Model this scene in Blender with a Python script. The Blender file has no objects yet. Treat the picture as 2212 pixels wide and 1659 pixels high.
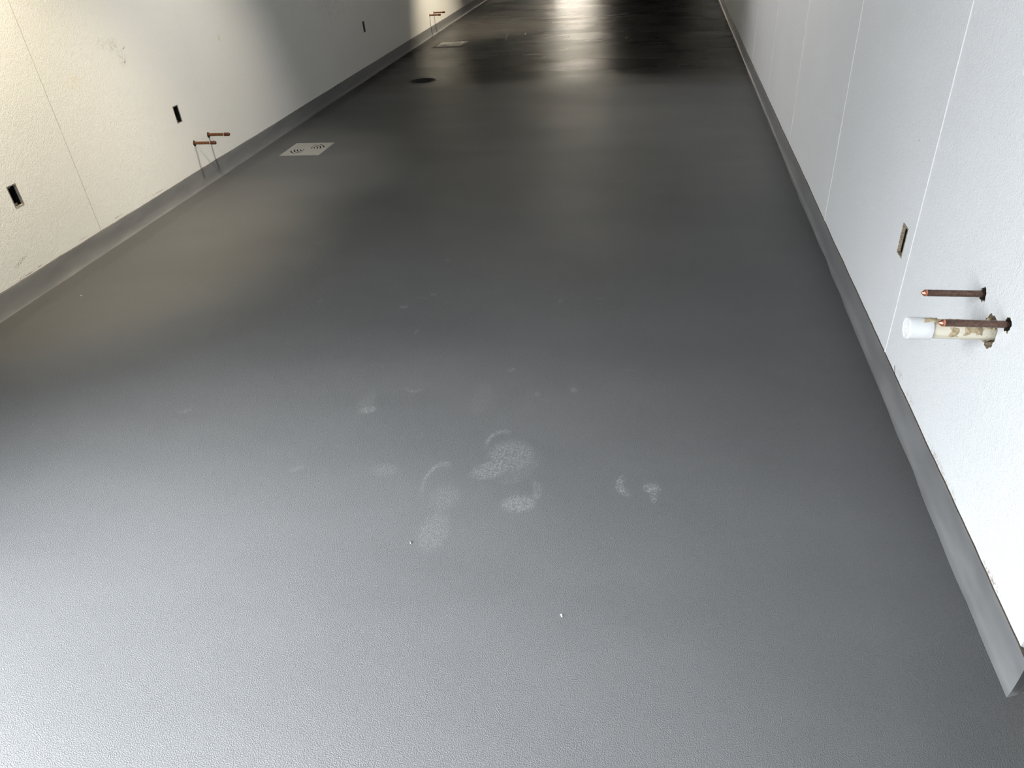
import bpy, bmesh, math, random
from mathutils import Vector, Matrix, noise as mnoise

S = bpy.context.scene
COL = S.collection
PI = math.pi

# ------------------------------------------------------------------ camera
H = 1.47
cx, cy = 1106.0, 829.5
vp, vv = (1443.0, -259.0), (1298.0, 3180.0)      # vanishing points of the room's length and of the plumb lines
fpx = math.sqrt(-((vp[0]-cx)*(vv[0]-cx) + (vp[1]-cy)*(vv[1]-cy)))
Yc = Vector((vp[0]-cx, vp[1]-cy, fpx)).normalized()
Zc = Vector((vv[0]-cx, vv[1]-cy, fpx)); Zc = -(Zc - Zc.dot(Yc)*Yc).normalized()
Xc = Yc.cross(Zc)
cam_d = bpy.data.cameras.new('camera'); cam = bpy.data.objects.new('camera', cam_d); COL.objects.link(cam)
right = Vector((Xc[0], Yc[0], Zc[0])); down = Vector((Xc[1], Yc[1], Zc[1])); fwd = Vector((Xc[2], Yc[2], Zc[2]))
m = Matrix((right, -down, -fwd)).transposed().to_4x4(); m.translation = (0, 0, H)
cam.matrix_world = m
cam_d.sensor_width = 36; cam_d.lens = fpx/2212*36; cam_d.clip_start = .05; cam_d.clip_end = 200
S.camera = cam

# ------------------------------------------------------------------ light
S.view_settings.view_transform = 'Standard'; S.view_settings.look = 'None'
S.view_settings.gamma = 1; S.view_settings.use_curve_mapping = False
S.view_settings.exposure = 0.8
W = bpy.data.worlds.new('world'); S.world = W; W.use_nodes = True
W.node_tree.nodes['Background'].inputs[0].default_value = (.90, .95, 1, 1)
# overcast sky: bright overhead, dimmer towards the horizon where buildings and ground stand
_t = W.node_tree; _tc = _t.nodes.new('ShaderNodeTexCoord'); _sp = _t.nodes.new('ShaderNodeSeparateXYZ'); _mr = _t.nodes.new('ShaderNodeMapRange')
_t.links.new(_tc.outputs['Generated'], _sp.inputs[0]); _t.links.new(_sp.outputs[2], _mr.inputs[0])
_mr.interpolation_type = 'SMOOTHSTEP'
for _i, _v in ((1, .15), (2, .8), (3, 7.3), (4, 48)): _mr.inputs[_i].default_value = _v
_t.links.new(_mr.outputs[0], _t.nodes['Background'].inputs[1])

XL, XR = -2.938, .795          # faces of the two long walls
YB, YF = 21.5, -1.8            # far and near ends
XE = 2.7                       # right side of the near bay
YC, YK = 1.122, 1.082                     # where the right wall ends in a corner
HC = 2.9                       # ceiling
OY0, OY1, OZ = -1.3, .30, 2.6 # doorway in the left wall beside the camera

def light(name, typ, loc, power, col, **k):
    d = bpy.data.lights.new(name, typ); o = bpy.data.objects.new(name, d); COL.objects.link(o)
    o.location = loc; d.energy = power; d.color = col
    tgt = k.pop('target', None)
    for a, v in k.items(): setattr(d, a, v)
    if tgt: o.rotation_euler = (Vector(tgt)-Vector(loc)).to_track_quat('-Z', 'Y').to_euler()
    return o
p = light('doorway_portal', 'AREA', (XL-.06, (OY0+OY1)/2, OZ/2), 1, (1, 1, 1), shape='RECTANGLE', size=OY1-OY0, size_y=OZ)
p.rotation_euler = Matrix(((0, 0, -1), (1, 0, 0), (0, -1, 0))).to_euler()   # shines towards +x
p.rotation_euler = Vector((1, 0, 0)).to_track_quat('-Z', 'Y').to_euler()
p.data.cycles.is_portal = True
WARM = (1, .86, .62)
light('lamp_near_wall', 'SPOT', (-1.9, 2.6, 2.75), 185, WARM, target=(-2.75, 3.05, .7), spot_size=math.radians(60), spot_blend=1, shadow_soft_size=.05)
light('lamp_middle', 'SPOT', (-1.15, 4.5, 2.75), 115, (1, .93, .82), target=(-2.94, 4.5, .3), spot_size=math.radians(58), spot_blend=1, shadow_soft_size=.03)
light('lamp_far', 'SPOT', (-1.6, 10.15, 2.35), 265, (1, .88, .68), target=(-2.75, 10.5, 0), spot_size=math.radians(63), spot_blend=1, shadow_soft_size=.03)
light('lamp_bay', 'SPOT', (2.5, -1.4, 2.0), 130, (.94, 1, .97), target=(-2.9, 5.4, 1.0), spot_size=math.radians(46), spot_blend=.9, shadow_soft_size=.22)
light('fill_entry', 'SPOT', (-1.9, -.3, 2.8), 600, (.93, .97, 1), target=(-1.15, .35, 0), spot_size=math.radians(68), spot_blend=1, shadow_soft_size=.15)  # added cool fill to brighten the floor near the camera
light('fill_wash_right', 'SPOT', (-2.3, 6.3, 2.6), 128, (1, .98, .95), target=(XR, 6.0, 1.4), spot_size=math.radians(82), spot_blend=.8, shadow_soft_size=.1)  # added fill that lifts the right wall, no known fixture
light('fill_wash_left', 'SPOT', (.3, 8.4, 2.6), 20, (1, .94, .84), target=(XL, 8.4, 1.0), spot_size=math.radians(70), spot_blend=.8, shadow_soft_size=.1)  # added weak fill for the far left wall, no known fixture
light('lamp_back_room', 'POINT', (-3.2, 22.1, 2.2), 380, (1, .85, .65), shadow_soft_size=.2)

# ------------------------------------------------------------------ materials
class N:
    def __init__(s, name):
        s.m = bpy.data.materials.new(name); s.m.use_nodes = True
        s.t = s.m.node_tree; s.b = s.t.nodes['Principled BSDF']
        s.co = s.t.nodes.new('ShaderNodeTexCoord').outputs['Object']
    def new(s, typ, ins=None, **a):
        n = s.t.nodes.new(typ)
        for k, v in a.items(): setattr(n, k, v)
        for k, v in (ins or {}).items(): s.put(n.inputs[k], v)
        return n
    def put(s, i, v):
        if isinstance(v, bpy.types.NodeSocket): s.t.links.new(v, i)
        else: i.default_value = v
    def noise(s, scale, detail=2, rough=.5, vec=None, dist=0):
        return s.new('ShaderNodeTexNoise', {'Vector': vec or s.co, 'Scale': scale, 'Detail': detail, 'Roughness': rough, 'Distortion': dist}).outputs['Fac']
    def math(s, op, a, b=0, clamp=False):
        n = s.new('ShaderNodeMath', operation=op, use_clamp=clamp); s.put(n.inputs[0], a); s.put(n.inputs[1], b); return n.outputs[0]
    def rng(s, v, a, b, c=0, d=1, typ='SMOOTHSTEP'):
        return s.new('ShaderNodeMapRange', {'Value': v, 'From Min': a, 'From Max': b, 'To Min': c, 'To Max': d}, interpolation_type=typ).outputs[0]
    def mix(s, f, a, b):
        n = s.new('ShaderNodeMix', data_type='RGBA'); s.put(n.inputs[0], f); s.put(n.inputs[6], a); s.put(n.inputs[7], b); return n.outputs[2]
    def map(s, loc=(0, 0, 0), rot=(0, 0, 0), sc=(1, 1, 1), typ='POINT', vec=None):
        return s.new('ShaderNodeMapping', {'Vector': vec or s.co, 'Location': loc, 'Rotation': rot, 'Scale': sc}, vector_type=typ).outputs[0]
    def bump(s, h, dist, strength=1, normal=None):
        n = s.new('ShaderNodeBump', {'Height': h, 'Distance': dist, 'Strength': strength})
        if normal: s.put(n.inputs['Normal'], normal)
        return n.outputs[0]
    def out(s, col=None, rough=None, normal=None, metal=None, spec=None):
        for k, v in (('Base Color', col), ('Roughness', rough), ('Normal', normal), ('Metallic', metal), ('Specular IOR Level', spec)):
            if v is not None: s.put(s.b.inputs[k], v)
        return s.m

def rgb(*c): return (*c, 1)

def simple(name, col, rough=.5, metal=0, var=.15, scale=40, bump=.0003):
    n = N(name); f = n.noise(scale, 4, .6)
    c = n.mix(n.rng(f, .3, .7), rgb(*[x*(1-var) for x in col]), rgb(*[min(1, x*(1+var)) for x in col]))
    return n.out(c, rough, n.bump(f, bump), metal)

def wall_mat(name, col, marks):
    n = N(name)
    fine = n.noise(190, 2, .5); med = n.noise(60, 2, .5)
    tone = n.noise(1.3, 3, .5)
    c = n.mix(n.rng(tone, .3, .7), rgb(*[x*.97 for x in col]), rgb(*col))
    for (y, z, ry, rz, rot, colr, st, spk) in marks:       # scuffs and smears with a shape of their own
        v = n.map((0, y, z), (rot, 0, 0), (1000, ry, rz), 'TEXTURE')
        L = n.new('ShaderNodeVectorMath', {0: v}, operation='LENGTH').outputs['Value']
        k = n.rng(L, 1, .2)
        k = n.math('MULTIPLY', k, n.rng(n.noise(spk, 3, .7), .45, .62))
        c = n.mix(n.math('MULTIPLY', k, st), c, rgb(*colr))
    h = n.math('ADD', fine, n.math('MULTIPLY', med, .6))
    return n.out(c, .42, n.bump(h, .0022, 1))

BR, DK, YE = (.30, .2, .12), (.12, .1, .08), (.75, .6, .32)
M = {}
M['wall_l'] = wall_mat('embossed_white_panel', (.82, .81, .77), [
    (3.5, .815, .07, .045, .3, YE, .5, 60), (3.885, .93, .07, .05, 0, BR, .35, 90), (3.97, .90, .02, .012, .4, DK, .9, 120),
    (3.945, .833, .02, .012, .4, DK, .9, 120), (3.8, .95, .06, .04, 0, BR, .3, 90), (3.93, .86, .06, .07, 0, BR, .28, 90),
    (3.45, .122, .06, .006, 0, DK, .8, 150), (3.85, .121, .10, .006, 0, DK, .9, 150), (3.15, .120, .05, .005, 0, DK, .6, 150), (2.72, .112, .07, .006, 0, DK, .9, 150), (2.82, .115, .03, .005, 0, DK, .7, 150),
    (4.97, .797, .025, .04, 0, (.6, .5, .2), .6, 40), (2.73, .181, .07, .012, .3, DK, .7, 130), (7.0, .75, .5, .25, 0, DK, .12, 25)])
M['wall_r'] = wall_mat('embossed_white_panel_bright', (.83, .84, .85), [
    (2.12, .108, .05, .02, 0, (.55, .42, .34), .6, 70), (2.0, .10, .06, .02, 0, (.55, .42, .34), .6, 70), (1.72, .095, .10, .014, 0, BR, .8, 110),
    (1.60, .095, .07, .012, 0, BR, .8, 110), (1.30, .095, .08, .012, 0, BR, .8, 120), (2.468, .751, .006, .006, 0, DK, .9, 120)])
M['plain'] = simple('plain_white_panel', (.8, .8, .79), .5, 0, .03, 20)
M['ceiling'] = simple('ceiling_panel', (.15, .15, .145), .6, 0, .03, 20)
M['dull'] = simple('dull_dark_panel', (.03, .03, .03), .7, 0, .1, 8)
M['seam'] = simple('silicone_joint', (.80, .80, .80), .4, 0, .03, 60)
M['groove'] = simple('panel_groove', (.5, .48, .43), .6, 0, .1, 60)
M['foam'] = simple('cut_foam_edge', (.42, .34, .24), .85, 0, .5, 260, .001)
M['black'] = simple('black_plastic', (.006, .006, .006), .5, 0, .2, 60)
M['liner_grey'] = simple('grey_box_lining', (.30, .27, .25), .6, 0, .2, 90)
M['liner_lit'] = simple('top_lit_torn_lip', (.62, .56, .45), .7, 0, .2, 160, .0008)
M['copper_old'] = simple('tarnished_copper', (.135, .078, .058), .38, .5, .4, 130, .0003)
M['copper_tip'] = simple('bare_copper_tip', (.75, .30, .19), .28, .85, .2, 200)
M['copper_warm'] = simple('brown_copper', (.17, .065, .024), .42, .5, .3, 90)
M['copper_cap'] = simple('copper_cap', (.12, .038, .018), .4, .6, .3, 90)
M['pvc_cap'] = simple('white_pvc', (.83, .84, .84), .35, 0, .03, 60)
M['residue'] = simple('tan_foam_residue', (.46, .37, .23), .75, 0, .3, 160, .001)
M['grille'] = simple('pale_grey_plastic', (.33, .325, .30), .6, 0, .06, 60)
M['rim'] = simple('grey_metal_rim', (.11, .105, .095), .85, 0, .1, 60)
M['sump'] = simple('dark_sump', (.02, .02, .018), .7, 0, .3, 30)
M['chip'] = simple('white_chip', (.85, .85, .82), .6, 0, .1, 200)
M['stub'] = simple('grey_lump', (.2, .2, .2), .5, 0, .1, 200)

def pvc():
    n = N('cream_pvc')
    v = n.map(sc=(6, 90, 90)); f = n.noise(1, 4, .6, v); s = n.noise(140, 3, .6)
    c = n.mix(n.rng(f, .35, .7), rgb(.78, .73, .60), rgb(.64, .57, .42))
    c = n.mix(n.rng(s, .68, .74), c, rgb(.16, .12, .08))
    return n.out(c, .45, n.bump(f, .0002))
M['pvc'] = pvc()

def floor_mat():
    n = N('grey_resin_floor')
    grain = n.noise(360, 2, .55)
    sep = n.new('ShaderNodeSeparateXYZ', {0: n.co}).outputs
    wave0 = n.noise(1, 2, .5, n.map(sc=(1.6, 2.6, 1)))
    far0 = n.rng(sep[1], 5.5, 8.5, .25, 1)
    wave = n.math('MULTIPLY', wave0, far0)
    streak = n.noise(1, 2, .5, n.map(sc=(.8, 2.5, 1)))
    tone = n.noise(1, 3, .5, n.map(sc=(.9, 1.8, 1)))
    base = n.mix(n.rng(tone, .3, .7), rgb(.112, .113, .114), rgb(.128, .129, .130))
    far = n.rng(n.math('ADD', sep[1], n.math('MULTIPLY', streak, .8)), 7.0, 7.9)    # smoother and darker towards the far end
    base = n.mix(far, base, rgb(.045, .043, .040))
    # dusty boot marks: (x, y, rx, ry, rotation, ring inner radius, side direction, strength)
    acc = None
    random.seed(5)
    marks = []
    def mk(px, py, w, h, rot, inner, side, st):
        d = right*((px-cx)/fpx) + down*((py-cy)/fpx) + fwd
        t = -H/d.z
        x, y = d.x*t, d.y*t
        s = (d*t).length/fpx
        marks.append((x, y, w*s, h*s*(d.length/abs(d.z))*1.0, rot, inner, side, st))
    mk(1105, 985, 62, 42, .4, 0, 0, .40); mk(1080, 960, 34, 34, 0, .75, 2.2, .55); mk(1060, 1015, 55, 22, .5, 0, 0, .45)
    mk(1130, 1060, 42, 28, 0, .55, 0, .3); mk(1120, 1088, 46, 22, .2, 0, 0, .5); mk(945, 1045, 36, 50, 0, .78, 2.4, .45)
    mk(960, 1075, 40, 34, 0, 0, 0, .18); mk(1365, 1045, 34, 28, -.4, .5, 3.9, .65); mk(1408, 1055, 22, 12, 0, 0, 0, .75); mk(1412, 1073, 9, 16, 0, 0, 0, .65)
    mk(935, 1150, 40, 50, 0, 0, 0, .22); mk(830, 1015, 36, 16, 0, 0, 0, .2); mk(795, 885, 22, 9, .4, 0, 0, .6); mk(800, 810, 30, 24, 0, .85, 1.6, .3)
    mk(900, 830, 26, 18, 0, .7, 4.7, .4); mk(790, 870, 22, 30, 0, 0, 0, .18); mk(935, 636, 8, 3, 0, 0, 0, .8); mk(872, 663, 12, 4, 0, 0, 0, .7)
    mk(905, 650, 20, 9, 0, .6, 1.2, .3); mk(813, 533, 14, 7, 0, .7, 4.7, .55); mk(850, 515, 14, 7, 0, .75, 4.7, .35); mk(966, 562, 10, 2.5, -.5, 0, 0, .7)
    mk(900, 716, 4, 9, 0, 0, 0, .5); mk(1105, 798, 12, 6, .3, 0, 0, .4); mk(1210, 650, 6, 7, 0, 0, 0, .6); mk(1297, 641, 13, 5, 0, .5, 4.7, .5)
    mk(1360, 796, 16, 5, 0, .3, 4.7, .45); mk(1240, 842, 10, 7, 0, 0, 0, .5); mk(1160, 852, 8, 6, 0, 0, 0, .4); mk(692, 651, 8, 6, 0, 0, 0, .35)
    mk(690, 525, 9, 2, .5, 0, 0, .6); mk(640, 1012, 18, 5, .6, 0, 0, .25); mk(1215, 672, 14, 5, 0, .7, 1.6, .3); mk(1330, 395, 18, 6, 0, .5, 1.6, .25); mk(1330, 415, 8, 3, 0, 0, 0, .35)
    mk(1110, 985, 60, 60, 0, .2, 5.5, .15); mk(1040, 860, 30, 40, 0, 0, 0, .12); mk(400, 888, 18, 4, .4, 0, 0, .3); mk(950, 386, 26, 6, 0, .5, 1.6, .2)
    mk(900, 400, 22, 8, 0, .5, 1.6, .2); mk(1080, 505, 30, 9, 0, .7, 1.6, .2); mk(1100, 370, 26, 8, 0, .5, 1.6, .12)
    tread = n.rng(n.noise(125, 3, .7, dist=.4), .40, .66)
    for (x, y, rx, ry, rot, inner, side, st) in marks:
        v = n.map((x, y, 0), (0, 0, rot), (rx, ry, 1000), 'TEXTURE')
        L = n.new('ShaderNodeVectorMath', {0: v}, operation='LENGTH').outputs['Value']
        k = n.rng(L, 1, .55)
        if inner > 0:
            k = n.math('MULTIPLY', n.rng(L, 1, .93), n.rng(L, inner-.08, inner+.05))
            d = n.new('ShaderNodeVectorMath', {0: v, 1: (math.cos(side), math.sin(side), 0)}, operation='DOT_PRODUCT').outputs['Value']
            k = n.math('MULTIPLY', k, n.rng(d, .1, .75))
        k = n.math('MULTIPLY', k, st)
        acc = k if acc is None else n.math('MAXIMUM', acc, k)
    dust = n.math('MULTIPLY', acc, tread)
    base = n.mix(dust, base, rgb(.34, .34, .335))
    rough = n.math('ADD', n.rng(streak, .3, .7, .33, .38), n.math('MULTIPLY', dust, .3))
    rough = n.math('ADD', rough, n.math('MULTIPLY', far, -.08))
    dip = n.math('ADD', n.rng(n.math('ADD', sep[0], n.math('MULTIPLY', wave, .06)), .56, .80), n.rng(sep[0], XL+.17, XL+.03))   # the trowelled floor dips along the walls
    b0 = n.bump(n.math('MULTIPLY', dip, -1), .013)
    b1 = n.bump(wave, .010, 1, b0)
    g = n.math('MULTIPLY', grain, n.math('SUBTRACT', 1, n.math('MULTIPLY', far, .7)))
    b2 = n.bump(g, .0026, 1, b1)
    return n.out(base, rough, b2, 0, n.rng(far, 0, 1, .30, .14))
M['floor'] = floor_mat()

def cove_mat():
    n = N('grey_resin_cove')
    t = n.noise(1, 3, .5, n.map(sc=(5, 5, 20)))
    c = n.mix(n.rng(t, .3, .7), rgb(.160, .160, .162), rgb(.195, .195, .196))
    sm = n.rng(n.noise(9, 4, .6), .62, .75)
    c = n.mix(n.math('MULTIPLY', sm, .2), c, rgb(.2, .19, .17))
    return n.out(c, n.rng(t, .3, .7, .34, .46), n.bump(n.noise(35, 2), .0006))
M['cove'] = cove_mat()
M['brown_shade'] = simple('painted_shade_brown', (.06, .045, .03), .8, 0, .4, 60)  # dark brown for painted shade: skirting step line with smears, pipe holes

# ------------------------------------------------------------------ helpers
def link(name, bm, mats, parent=None, smooth=False, kind=None):
    me = bpy.data.meshes.new(name); bmesh.ops.recalc_face_normals(bm, faces=bm.faces[:]); bm.to_mesh(me); bm.free()
    for x in (mats if isinstance(mats, (list, tuple)) else [mats]): me.materials.append(x)
    if smooth:
        for f in me.polygons: f.use_smooth = True
    o = bpy.data.objects.new(name, me); COL.objects.link(o)
    if parent: o.parent = parent
    if kind: o['kind'] = kind
    return o
def thing(name, label, cat, loc, group=None):
    o = bpy.data.objects.new(name, None); COL.objects.link(o); o.location = loc; o.empty_display_size = .05
    o['label'] = label; o['category'] = cat
    if group: o['group'] = group
    return o
def box(bm, a, b, mi=0):
    v = [bm.verts.new((x, y, z)) for x in (a[0], b[0]) for y in (a[1], b[1]) for z in (a[2], b[2])]
    for q in ((0, 1, 3, 2), (4, 6, 7, 5), (0, 4, 5, 1), (2, 3, 7, 6), (0, 2, 6, 4), (1, 5, 7, 3)):
        f = bm.faces.new([v[i] for i in q]); f.material_index = mi
def fill_plane(bm, to3, outer, holes, depth, mi_rim=1, mi_back=2):
    """sheet with holes; every hole gets a rim that goes `depth` back and a back face"""
    loops = []
    for pts in [outer]+holes:
        vs = [bm.verts.new(to3(*q, 0)) for q in pts]
        es = [bm.edges.new((vs[i], vs[(i+1) % len(vs)])) for i in range(len(vs))]
        loops.append((vs, es))
    bmesh.ops.triangle_fill(bm, edges=[e for _, es in loops for e in es], use_beauty=True, use_dissolve=False)
    for (vs, _), pts in zip(loops[1:], holes):
        bk = [bm.verts.new(to3(*q, depth)) for q in pts]
        for i in range(len(vs)):
            j = (i+1) % len(vs)
            f = bm.faces.new((vs[i], vs[j], bk[j], bk[i])); f.material_index = mi_rim
        f = bm.faces.new(bk); f.material_index = mi_back
def ragged(cy_, cz_, ry, rz, n=22, jag=.16, seed=0):
    r = random.Random(seed); out = []
    for i in range(n):
        a = 2*PI*i/n; k = 1+r.uniform(-jag, jag)
        out.append((cy_+ry*k*math.cos(a), cz_+rz*k*math.sin(a)))
    return out
def rect(y0, y1, z0, z1): return [(y0, z0), (y1, z0), (y1, z1), (y0, z1)]
def lathe(prof, n=32, axis=(1, 0, 0), start=(0, 0, 0), jit=0, seed=0):
    """surface of revolution about +x; prof = [(x, r)]"""
    bm = bmesh.new(); rings = []
    r_ = random.Random(seed)
    for x, r in prof:
        rings.append([bm.verts.new((x, r*math.cos(2*PI*i/n)+0, r*math.sin(2*PI*i/n))) for i in range(n)] if r > 1e-6 else [bm.verts.new((x, 0, 0))])
    for A, B in zip(rings, rings[1:]):
        for i in range(n):
            j = (i+1) % n
            if len(A) == 1 and len(B) > 1: bm.faces.new((A[0], B[i], B[j]))
            elif len(B) == 1 and len(A) > 1: bm.faces.new((A[i], A[j], B[0]))
            elif len(A) > 1: bm.faces.new((A[i], A[j], B[j], B[i]))
    return bm

# ------------------------------------------------------------------ floor (with the three drain openings let into it)
DR = (-2.295, 7.345)
PL = [(-2.537, 5.093), (-2.500, 9.335)]
bm = bmesh.new()
outer = [(XL-.15, YF-.1), (XE+.1, YF-.1), (XE+.1, YB+2.5), (XL-.15, YB+2.5)]
holes = [ragged(DR[0], DR[1], .125, .105, 28, .07, 3)] + [rect(x-.135, x+.135, y-.135, y+.135) for x, y in PL]
fill_plane(bm, lambda x, y, d: (x, y, -d), outer, holes, .12, 1, 1)
link('floor', bm, [M['floor'], M['sump']], kind='structure')

# ------------------------------------------------------------------ walls
SEAM_L = [3.29-1.22, 3.29, 4.565, 5.78]
while SEAM_L[-1] < YB-1.3: SEAM_L.append(SEAM_L[-1]+1.22)
SEAM_R = [2.31, 3.50, 4.74, 5.95, 7.18]
while SEAM_R[-1] < YB-1.3: SEAM_R.append(SEAM_R[-1]+1.22)

BOX_L = [(2.863, .453), (4.266, .470), (7.700, .457)]
BOX_R = [(2.400, .451)]
PIPE_L = [(4.348, .269), (4.526, .273), (10.082, .239), (10.289, .241)]
PIPE_R = [(1.764, .584), (1.608, .587)]
PVC = (1.680, .531)
BW, BH = .028, .05

def long_wall(name, X, y0, y1, seams, holes, mat, sgn, gap):
    """sgn: direction of 'into the wall' along x; one sheet per panel, open joints between them"""
    bm = bmesh.new(); e = [y0]+[s for s in seams if y0 < s < y1]+[y1]
    for a, b in zip(e, e[1:]):
        a2 = a+(gap if a != y0 else 0); b2 = b-(gap if b != y1 else 0)
        hs = [h for h in holes if a2 < sum(q[0] for q in h)/len(h) < b2]
        fill_plane(bm, lambda y, z, d: (X+sgn*d, y, z), rect(a2, b2, 0, HC+.05), hs, .07)
    for s in seams:
        if y0 < s < y1:   # the groove behind each joint
            v = [bm.verts.new(q) for q in ((X, s-gap, 0), (X+sgn*.003, s-gap*.6, 0), (X+sgn*.003, s+gap*.6, 0), (X, s+gap, 0))]
            w = [bm.verts.new((q.co.x, q.co.y, HC+.05)) for q in v]
            for i in range(3):
                f = bm.faces.new((v[i], v[i+1], w[i+1], w[i])); f.material_index = 3
    # the body of the wall behind the facing
    box(bm, (X+sgn*.075, y0, -.05), (X+sgn*.13, y1, HC+.05))
    for z0, z1 in ((-.05, -.001), (HC+.04, HC+.05)): box(bm, (X, y0, z0), (X+sgn*.075, y1, z1))
    for ya, yb in ((y0, y0+.0005), (y1-.0005, y1)): box(bm, (X, ya, 0), (X+sgn*.075, yb, HC+.05))
    return link(name, bm, [mat, M['foam'], M['black'], M['groove']], kind='structure')

hl = [rect(y-BW-.001, y+BW+.001, z-BH-.001, z+BH+.001) for y, z in BOX_L]
hl += [ragged(y, z-.003, .015, .019, 20, .18, i) for i, (y, z) in enumerate(PIPE_L)]
hr = [rect(y-BW-.001, y+BW+.001, z-BH-.001, z+BH+.001) for y, z in BOX_R]
hr += [ragged(y-.003, z, .0155, .018, 20, .2, 10+i) for i, (y, z) in enumerate(PIPE_R)]
hr += [ragged(PVC[0]-.006, PVC[1], .037, .040, 34, .10, 33)]
SEAM_R_W = SEAM_R
long_wall('wall_left', XL, OY1, YB, SEAM_L, hl, M['wall_l'], -1, .0016)
long_wall('wall_right', XR, YC, YB, SEAM_R, hr, M['wall_r'], 1, .0040)
bm = bmesh.new()      # left wall before and above the doorway
box(bm, (XL-.13, YF, -.05), (XL, OY0, HC+.05)); box(bm, (XL-.13, OY0, OZ), (XL, OY1, HC+.05))
link('wall_left_near', bm, M['plain'], kind='structure')
bm = bmesh.new(); box(bm, (XR+.03, YC-.018, -.05), (XR+.12, YC, .080)); link('trim_20', bm, M['foam'], kind='structure')
bm = bmesh.new(); box(bm, (XR+.131, YC, -.05), (XE, YC+.12, HC+.05)); box(bm, (XR+.02, YC-.0005, .1), (XR+.131, YC, HC+.05))
link('wall_bay', bm, M['plain'], kind='structure')
bm = bmesh.new(); box(bm, (XE, YF-.12, -.05), (XE+.12, YC+.12, HC+.05)); link('wall_bay_side', bm, M['plain'], kind='structure')
bm = bmesh.new(); box(bm, (XL-.13, YF-.12, -.05), (XE, YF, HC+.05)); link('wall_front', bm, M['plain'], kind='structure')
bm = bmesh.new()      # far wall with a doorway on its left into a lit back room
DX0, DX1, DZ = -2.75, -1.75, 2.0
box(bm, (XL-.13, YB, -.05), (DX0, YB+.12, HC+.05)); box(bm, (DX1, YB, -.05), (XR+.13, YB+.12, HC+.05)); box(bm, (DX0, YB, DZ), (DX1, YB+.12, HC+.05))
link('wall_back', bm, M['dull'], kind='structure')
bm = bmesh.new()
box(bm, (-3.5, YB+2.2, -.05), (-1, YB+2.3, HC)); box(bm, (-3.6, YB+.12, -.05), (-3.5, YB+2.3, HC)); box(bm, (-1, YB+.12, -.05), (-.9, YB+2.3, HC)); box(bm, (-3.6, YB+.12, HC), (-.9, YB+2.3, HC+.1))
link('wall_back_room', bm, M['plain'], kind='structure')
bm = bmesh.new(); box(bm, (XL-.13, YF-.12, HC), (XE+.12, YB+.12, HC+.1)); link('ceiling', bm, M['ceiling'], kind='structure')

# silicone joint beads on the right wall, corner trim at its near end
for i, s in enumerate(SEAM_R[:9]):
    bm = bmesh.new(); pr = [(-.0005, .0024), (.0010, .0018), (.0018, .0002), (.0020, -.0016), (.0018, -.0034), (.0010, -.0052), (-.0005, -.0060)]
    zs = [.085+(HC-.085)*k/40 for k in range(41)]; R = []
    for z in zs:
        wob = .0012*mnoise.noise(Vector((s, z*2.5, 0)))
        R.append([bm.verts.new((XR-a, s+wob+b, z)) for a, b in pr])
    for A, B in zip(R, R[1:]):
        for k in range(len(pr)-1): bm.faces.new((A[k], A[k+1], B[k+1], B[k]))
    link('trim_%d' % (i+1), bm, M['seam'], smooth=True, kind='structure')
bm = bmesh.new(); box(bm, (XR-.002, YC-.003, .1), (XR+.03, YC+.012, HC)); link('trim_10', bm, M['seam'], kind='structure')
# thin sealant lines on the left wall
for i, s in enumerate(SEAM_L[1:8]):
    if i == 0: continue
    bm = bmesh.new(); box(bm, (XL-.0025, s-.0012, .1), (XL+.0008, s+.0012, HC)); link('trim_%d' % (11+i), bm, M['seam'], kind='structure')

# ------------------------------------------------------------------ coved skirting
def cove(name, path, seed, hgt):
    """path: list of (x, y, nx, ny) with n pointing into the room"""
    bm = bmesh.new(); rows = []
    s = 0; prev = None
    for (x, y, nx, ny, corner) in path:
        if prev: s += math.hypot(x-prev[0], y-prev[1])
        prev = (x, y)
        a = mnoise.noise(Vector((s*1.1, seed, 0))); b = mnoise.noise(Vector((s*5.5, seed+7, 0))); c = mnoise.noise(Vector((s*22, seed+3, 0)))
        h = hgt + .004*a + .0022*b + .0016*c
        w = 1+.22*a+.15*b
        pr = [(-.002, h+.0004, 0), (.0035, h-.0002, 0), (.0045, h-.004, 0), (.0052, h*.75, 0), (.006, .052, 0), (.0072, .038, 0), (.0092, .026, 0), (.0118, .017, 0), (.015, .009, 0), (.019*w, .0035, 0), (.024*w, .0008, 0), (.030*w, -.002, 0)]
        rows.append([bm.verts.new((x+nx*d, y+ny*d, z)) for d, z, _ in pr])
    for A, B, pa in zip(rows, rows[1:], path):
        if pa[4]: continue
        for k in range(len(A)-1):
            f = bm.faces.new((A[k], A[k+1], B[k+1], B[k]))
            f.material_index = 1 if k == 0 else 0  # top edge carries brown smears and the painted shadow of its step
    return link(name, bm, [M['cove'], M['brown_shade']], smooth=True, kind='structure')
n = 900
def ys(y0, y1):      # finer near the camera
    out = []; y = y0
    while y < y1: out.append(y); y += .01+.004*max(0, y-1)
    return out+[y1]
cove('baseboard_left', [(XL, y, 1, 0, 0) for y in ys(OY1, YB)], 2.0, .105)
path = [(XE-k*.05, YC+.004, 0, -1, 0) for k in range(int((XE-XR)/.05))] + [(XR+.052, YC+.004, -.1, -1, 0)]
for k in range(1, 8): path.append((XR+.052*(1-k/8), YC+.004+(YK-YC-.004)*k/8, -.45, -.9, 0))
path += [(XR, YK, -1, -1, 1), (XR, YK, -1, -1, 0)]
path += [(XR, y, -1, 0, 0) for y in ys(YK+.02, YB)]
cove('baseboard_right', path, 9.0, .086)

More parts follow.
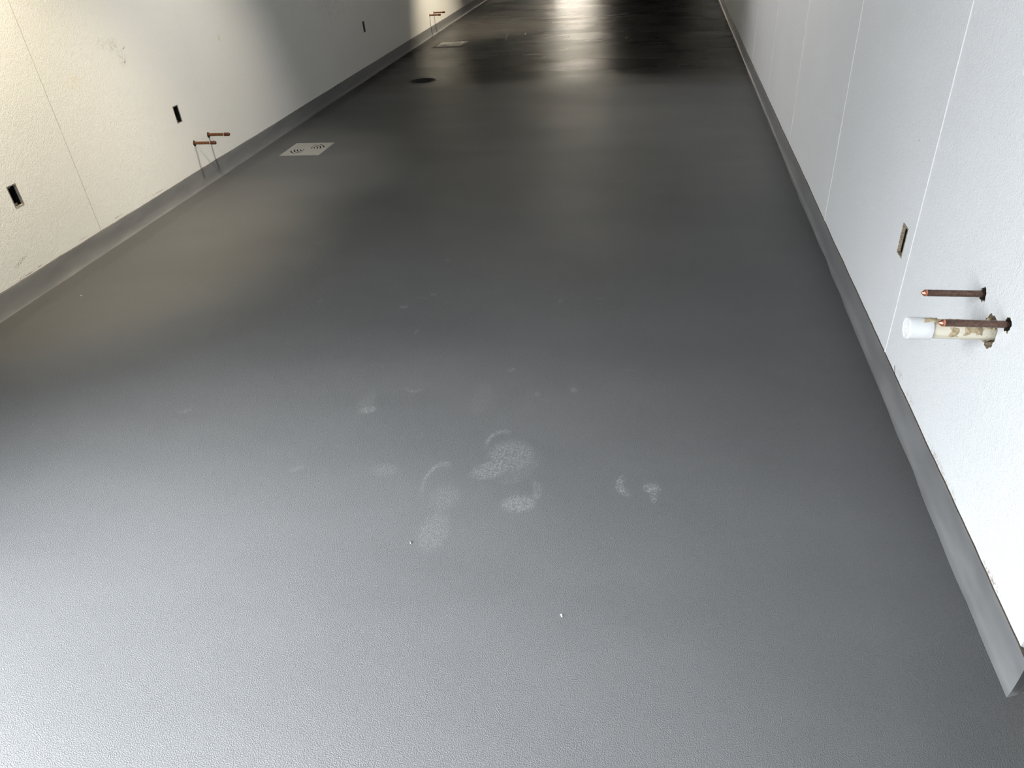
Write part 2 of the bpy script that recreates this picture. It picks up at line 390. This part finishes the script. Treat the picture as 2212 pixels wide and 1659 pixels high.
# ------------------------------------------------------------------ recessed electrical boxes
def outlet(side, y, z, label, lit_lip, seed, depth):
    X = XL if side == 'l' else XR; g = -1 if side == 'l' else 1      # g: into the wall
    t = thing('outlet_box', label, 'electrical box', (X, y, z-BH))
    r = random.Random(seed)
    bm = bmesh.new(); w, h = BW-.001, BH-.001
    def ringbox(bm, x0, x1, w0, h0, th, mi=0, jag=0, jagside=None):
        # four sided tube from x0 to x1
        n = 10; loop = []
        for (a, b), (c, d) in (((-w0, -h0), (w0, -h0)), ((w0, -h0), (w0, h0)), ((w0, h0), (-w0, h0)), ((-w0, h0), (-w0, -h0))):
            for k in range(n): loop.append((a+(c-a)*k/n, b+(d-b)*k/n))
        def jg(): return r.uniform(-jag, jag)
        R = [[], [], [], []]
        for (u, v) in loop:
            j = jg(); su = (1 if u > 0 else -1) if abs(abs(u)-w0) < 1e-5 else 0; sv = (1 if v > 0 else -1) if abs(abs(v)-h0) < 1e-5 else 0
            R[0].append(bm.verts.new((g*(x0+j*.6), u, BH+v)))
            R[1].append(bm.verts.new((g*(x0+j*.6), u-su*(th+jg()*.3), BH+v-sv*(th+jg()*.3))))
            R[2].append(bm.verts.new((g*x1, u-su*th, BH+v-sv*th)))
            R[3].append(bm.verts.new((g*x1, u, BH+v)))
        for A, B in ((0, 1), (1, 2), (2, 3), (3, 0)):
            for k in range(len(loop)):
                q = (k+1) % len(loop)
                f = bm.faces.new((R[A][k], R[A][q], R[B][q], R[B][k])); f.material_index = mi
    ringbox(bm, -.0008, depth, w, h, .0022, 0, .0012)
    lin = link('cut_lining', bm, M['foam'] if side == 'r' else M['liner_grey'], t)
    lin['label'] = 'torn tan edge of the cut-out' if side == 'r' else 'grey lining of the cut-out'
    bm = bmesh.new(); ringbox(bm, depth+.0002, .058, w, h, .002)
    box(bm, (min(g*.056, g*.058), -w+.003, BH-h+.003), (max(g*.056, g*.058), w-.003, BH+h-.003))
    link('back_box', bm, M['black'], t)
    for sz in (-1, 1):                      # screw tabs at top and bottom
        bm = bmesh.new(); zc = BH+sz*(h-.009)
        box(bm, (min(g*.015, g*.017), -.009, zc-.005), (max(g*.015, g*.017), .007, zc+.005))
        link('screw_tab', bm, M['rim'], t)
    if lit_lip:  # lip gets a paler colour to paint the light from above
        bm = bmesh.new(); n = 12; A = []
        for k in range(n+1):
            u = -w+2*w*k/n
            q = [(-.0022+r.uniform(-.001, .001), -h-.002), (-.0018, -h+.004+r.uniform(-.002, .0025)), (.004, -h+.0055+r.uniform(-.0015, .002)), (.012, -h+.003)]
            A.append([bm.verts.new((g*a, u, BH+b)) for a, b in q])
        for a, b in zip(A, A[1:]):
            for i in range(3): bm.faces.new((a[i], a[i+1], b[i+1], b[i]))
        bmesh.ops.solidify(bm, geom=bm.faces[:], thickness=.0008)
        lp = link('torn_lip', bm, M['liner_lit'], t); lp['label'] = 'torn lip at the bottom edge, coloured pale for top light'
    return t
outlet('l', *BOX_L[0], 'black recessed outlet box with torn bottom lip painted lit, nearest in the cream left wall', True, 1, .013)
outlet('l', *BOX_L[1], 'small black recessed outlet box just above the middle pair of copper stubs, left wall', False, 2, .004)
outlet('l', *BOX_L[2], 'tiny black recessed outlet box in the dim far part of the left wall', False, 3, .010)
outlet('r', *BOX_R[0], 'black recessed outlet box with ragged tan rim beside the seam of the bright right wall', False, 4, .0095)

# ------------------------------------------------------------------ pipes
def tilt(t, side, root, tip_y, tip_z, L):
    pass
def copper(side, y, z, L, r, label, group, style):
    X = XL if side == 'l' else XR; g = 1 if side == 'l' else -1      # g: out of the wall
    t = thing('copper_pipe_stub', label, 'pipe', (X, y, z), group)
    def fin(bm):
        for v in bm.verts: v.co.x *= g
        return bm
    if style == 'pinched':
        bm = lathe([(-.065, 0), (-.065, r)] + [(L*k/14-.002*(k == 0), r*(1+.012*math.sin(k*2.1))) for k in range(15)][:-2] + [(L*.90, r), (L*.902, r*.97)], 28)
        tb = link('tube', fin(bm), M['copper_old'], t, True)
        bm = lathe([(L*.90, r*.97), (L*.902, r*1.02), (L*.925, r*1.02), (L*.94, r*.96), (L*.965, r*.62), (L*.985, r*.28), (L, r*.07), (L, 0)], 28)
        cp = link('pinched_tip', fin(bm), M['copper_tip'], t, True); cp['label'] = 'bright bare copper cone at the end'
    else:
        bm = lathe([(-.065, 0), (-.065, r), (0, r), (L*.3, r), (L*.6, r), (L*.76, r)], 28)
        link('tube', fin(bm), M['copper_warm'], t, True)
        bm = lathe([(L*.755, r), (L*.757, r*1.17), (L*.763, r*1.2), (L*.93, r*1.2), (L*.97, r*1.12), (L*.993, r*.85), (L, r*.5), (L, 0)], 28)
        cp = link('end_cap', fin(bm), M['copper_cap'], t, True); cp['label'] = 'darker copper end cap'
        bm = lathe([(L*.725, r*1.0), (L*.73, r*1.14), (L*.75, r*1.14), (L*.756, r*1.0)], 28)
        cp = link('solder_ring', fin(bm), M['groove'], t, True); cp['label'] = 'pale solder ring'
    # ragged dark collar, paints the shade of the open hole around the pipe
    bm = bmesh.new(); rr = random.Random(int(y*1000)); A = []; B = []; n = 26
    for i in range(n):
        a = 2*PI*i/n; k = 1+rr.uniform(-.2, .2)
        if math.cos(a) > .2 and style == 'pinched': k *= .86
        A.append(bm.verts.new((g*(.0008+rr.uniform(-.001, .0022)), r*1.75*k*math.cos(a), r*1.9*k*math.sin(a))))
        B.append(bm.verts.new((-g*.014, r*1.02*math.cos(a), r*1.02*math.sin(a))))
    for i in range(n):
        j = (i+1) % n; bm.faces.new((A[i], A[j], B[j], B[i]))
    bmesh.ops.solidify(bm, geom=bm.faces[:], thickness=.0006)
    co = link('ragged_collar', bm, M['brown_shade'], t); co['label'] = 'dark ragged ring painting the shade of the wall hole'
    return t
copper('l', *PIPE_L[0], .154, .0092, 'capped copper pipe stub on the left wall, nearer and lower of the middle pair', 'capped copper stubs on the left wall', 'cap')
copper('l', *PIPE_L[1], .156, .0092, 'capped copper pipe stub on the left wall, farther and higher of the middle pair', 'capped copper stubs on the left wall', 'cap')
copper('l', *PIPE_L[2], .150, .0092, 'thin dark copper stub on the left wall, nearer and lower of the far pair', 'capped copper stubs on the left wall', 'cap')
copper('l', *PIPE_L[3], .154, .0092, 'thin dark copper stub on the left wall, farther and higher of the far pair', 'capped copper stubs on the left wall', 'cap')
copper('r', *PIPE_R[0], .140, .0082, 'pinched copper pipe stub sticking out of the right wall above the white plastic pipe', 'pinched copper stubs on the right wall', 'pinched')
copper('r', *PIPE_R[1], .145, .0082, 'pinched copper pipe stub crossing in front of the white plastic pipe on the right wall', 'pinched copper stubs on the right wall', 'pinched')

t = thing('plastic_pipe_stub', 'cream plastic drain pipe stub with white cap on the right wall, smeared with tan foam', 'pipe', (XR, *PVC))
R1, R2, L = .0238, .0272, .183
def fl(bm):
    for v in bm.verts: v.co.x *= -1
    return bm
link('tube', fl(lathe([(-.065, 0), (-.065, R1), (0, R1), (.05, R1), (.1, R1), (.15, R1), (.16, R1)], 48)), M['pvc'], t, True)
c = link('end_cap', fl(lathe([(.128, R1), (.128, R2*.985), (.1295, R2), (.15, R2), (.176, R2), (.1805, R2*.985), (.183, R2*.93), (.183, R2*.88), (.1815, R2*.86), (.1815, R2*.4), (.1815, 0)], 48)), M['pvc_cap'], t, True)
c['label'] = 'white domed plastic cap'
for f in c.data.polygons: f.use_smooth = len(f.vertices) > 3 and abs(f.normal.x) < .9
bm = bmesh.new(); rr = random.Random(4)        # raised, worn moulding marks on the cap face
for k in range(6):
    yy = -.012+.0045*k
    for q in range(3):
        z0 = -.010+.008*q+rr.uniform(-.001, .001); box(bm, (-.1821, yy, z0), (-.1812, yy+.0009, z0+.005))
link('moulding_mark', bm, M['pvc_cap'], c)
def patch(name, a0, a1, x0, x1, R, th, seed, parent, mat=M['residue']):
    """irregular crust hugging the pipe between angles a0..a1 and lengths x0..x1"""
    bm = bmesh.new(); na, nx = 26, 26; G = []
    for i in range(na+1):
        row = []
        for j in range(nx+1):
            u, v = i/na, j/nx
            a = a0+(a1-a0)*u; x = x0+(x1-x0)*v
            e = min(u, 1-u, v, 1-v)*2
            q = mnoise.noise(Vector((a*2.6, x*60, seed)))*.9+mnoise.noise(Vector((a*8, x*190, seed)))*.4
            d = th*max(-.3, min(1, (e*1.9-.38+q*1.0)))*(1+.4*q)
            row.append(bm.verts.new((-x, (R+d)*math.cos(a), (R+d)*math.sin(a))))
        G.append(row)
    for A, B in zip(G, G[1:]):
        for k in range(nx): bm.faces.new((A[k], A[k+1], B[k+1], B[k]))
    return link(name, bm, mat, parent, True)
UP = PI/2                                       # angle 0 is +y (far side), pi faces the camera side, pi/2 is up
patch('foam_residue', 1.35, 3.3, .018, .062, R1, .0030, 1, t)
patch('foam_residue', 1.3, 2.2, .064, .098, R1, .0035, 5, t)
patch('foam_residue', 2.4, 3.7, .070, .095, R1, .0022, 12, t)
patch('foam_residue', 1.3, 2.1, .118, .152, R2, .0022, 8, t)
patch('foam_residue', 1.0, 2.6, -.004, .016, R1, .0075, 21, t)
patch('foam_residue', 4.0, 5.6, -.006, .010, R1, .0080, 25, t, M['foam'])

# ------------------------------------------------------------------ drain covers
def cover(x, y, label, rim):
    """square plate with two fans of concentric curved slots, built on a polar grid"""
    t = thing('drain_cover', label, 'drain cover', (x, y, 0), 'square drain covers set in the floor')
    hw = .1525; th = .005; NA = 144
    spec = ((.030, .45), (.052, .60), (.074, .70), (.096, .72), (.120, .42)); sw = .0046
    rad = [.012]
    for r, a in spec: rad += [r-sw, r+sw]
    rad.append(.138)
    bm = bmesh.new(); c = bm.verts.new((0, 0, th)); R = []
    for r in rad: R.append([bm.verts.new((r*math.cos(2*PI*k/NA), r*math.sin(2*PI*k/NA), th)) for k in range(NA)])
    sq = []
    for k in range(NA):
        a = 2*PI*(k)/NA; m_ = max(abs(math.cos(a)), abs(math.sin(a))); sq.append(bm.verts.new((hw*math.cos(a)/m_, hw*math.sin(a)/m_, th)))
    R.append(sq)
    for k in range(NA): bm.faces.new((c, R[0][k], R[0][(k+1) % NA]))
    for q in range(len(R)-1):
        slot = spec[(q-1)//2] if q % 2 == 1 and q < 2*len(spec) else None
        for k in range(NA):
            a = 2*PI*(k+.5)/NA
            if slot and any(abs((a-math.radians(d)+PI) % (2*PI)-PI) < slot[1] for d in (222, 42)): continue
            bm.faces.new((R[q][k], R[q+1][k], R[q+1][(k+1) % NA], R[q][(k+1) % NA]))
    ge = bmesh.ops.extrude_face_region(bm, geom=bm.faces[:])
    for v in [g for g in ge['geom'] if isinstance(g, bmesh.types.BMVert)]: v.co.z = .0003
    link('grate', bm, M['grille'], t)
    if rim:
        bm = bmesh.new(); a, b = .154, .185
        for q in ((-b, -b, b, -a), (-b, a, b, b), (-b, -a, -a, a), (a, -a, b, a)): box(bm, (q[0], q[1], 0), (q[2], q[3], .0015))
        r_ = link('frame', bm, M['rim'], t); r_['label'] = 'dull grey metal frame'
    return t
cover(*PL[0], 'pale square drain cover with curved slots near the middle pair of copper stubs', False)
cover(*PL[1], 'far pale square drain cover beyond the open round drain hole, near the far copper stubs', True)

# open round drain hole farther back
t = thing('floor_drain', 'open round drain hole in the dark floor between the two square covers', 'drain', (DR[0], DR[1], 0))
bm = bmesh.new(); n = 30; rings = []
for k, (rr_, z) in enumerate(((.132, .0015), (.124, .004), (.112, .001), (.100, -.012), (.085, -.04), (.062, -.075), (.0, -.085))):
    rings.append([bm.verts.new((rr_*1.05*(1+.05*mnoise.noise(Vector((i*.7, k, 0))))*math.cos(2*PI*i/n), rr_*.9*(1+.05*mnoise.noise(Vector((i*.7, k+4, 0))))*math.sin(2*PI*i/n), z)) for i in range(n)])
for A, B in zip(rings, rings[1:]):
    for i in range(n):
        j = (i+1) % n; bm.faces.new((A[i], A[j], B[j], B[i]))
bmesh.ops.remove_doubles(bm, verts=bm.verts[:], dist=1e-5)
for f in bm.faces: f.material_index = 1 if f.calc_center_median().z < -.004 else 0  # deeper faces coloured darker, painting the shade inside the bowl
link('bowl', bm, [M['rim'], M['sump']], t, True)
bm = bmesh.new(); rr = random.Random(8)
for k in range(14):
    a = rr.uniform(0, 2*PI); d = rr.uniform(.0, .085); s = rr.uniform(.008, .02)
    ic = bmesh.ops.create_icosphere(bm, subdivisions=1, radius=s)['verts']
    for v in ic:
        v.co = Vector((v.co.x*rr.uniform(.7, 1.4)+d*math.cos(a)+.02, v.co.y+d*math.sin(a), v.co.z*.6-.025))
l_ = link('rubble', bm, M['sump'], t); l_['kind'] = 'stuff'; l_['label'] = 'dark rubble in the hole'

# ------------------------------------------------------------------ specks on the floor
def speck(name, label, x, y, s, mat, seed, cat):
    bm = bmesh.new(); bmesh.ops.create_icosphere(bm, subdivisions=2, radius=s)
    for v in bm.verts:
        q = mnoise.noise(v.co*(1.2/s)+Vector((seed, 0, 0))); v.co *= 1+.5*q; v.co.z = v.co.z*.7+s*.4; v.co.x *= .6; v.co.y *= 1.3
        if v.co.z < 0: v.co.z = 0
    o = link(name, bm, mat); o.location = (x, y, 0); o.rotation_euler = (0, 0, .5); o['label'] = label; o['category'] = cat
speck('paint_chip', 'tiny white chip lying on the grey floor in the lower middle of the room', -.181, 1.152, .0035, M['chip'], 1, 'debris')
speck('resin_lump', 'tiny grey hardened lump standing on the floor left of the boot marks', -.623, 1.345, .004, M['stub'], 2, 'debris')
speck('dust_crumb', 'tiny pale crumb on the warm lit floor close to the left skirting', -2.70, 2.74, .003, M['chip'], 3, 'debris')
# short dark bristle standing up behind the right skirting
bm = bmesh.new(); y0, z0 = 2.165, .083; P = [(XR-.002, 2.165, .080), (XR-.003, 2.168, .090), (XR-.005, 2.171, .100), (XR-.005, 2.178, .112)]
R = [[bm.verts.new((x, y+.0008*math.cos(a), z+.0004*math.sin(a))) if False else bm.verts.new((x+.0008*math.sin(a), y+.0008*math.cos(a), z)) for a in (0, 2.1, 4.2)] for x, y, z in P]
for A, B in zip(R, R[1:]):
    for i in range(3): bm.faces.new((A[i], A[(i+1) % 3], B[(i+1) % 3], B[i]))
bm.faces.new(R[0]); bm.faces.new(R[-1])
o = link('bristle', bm, M['black']); o['label'] = 'short dark bristle sticking up behind the right skirting below the white capped pipe'; o['category'] = 'debris'
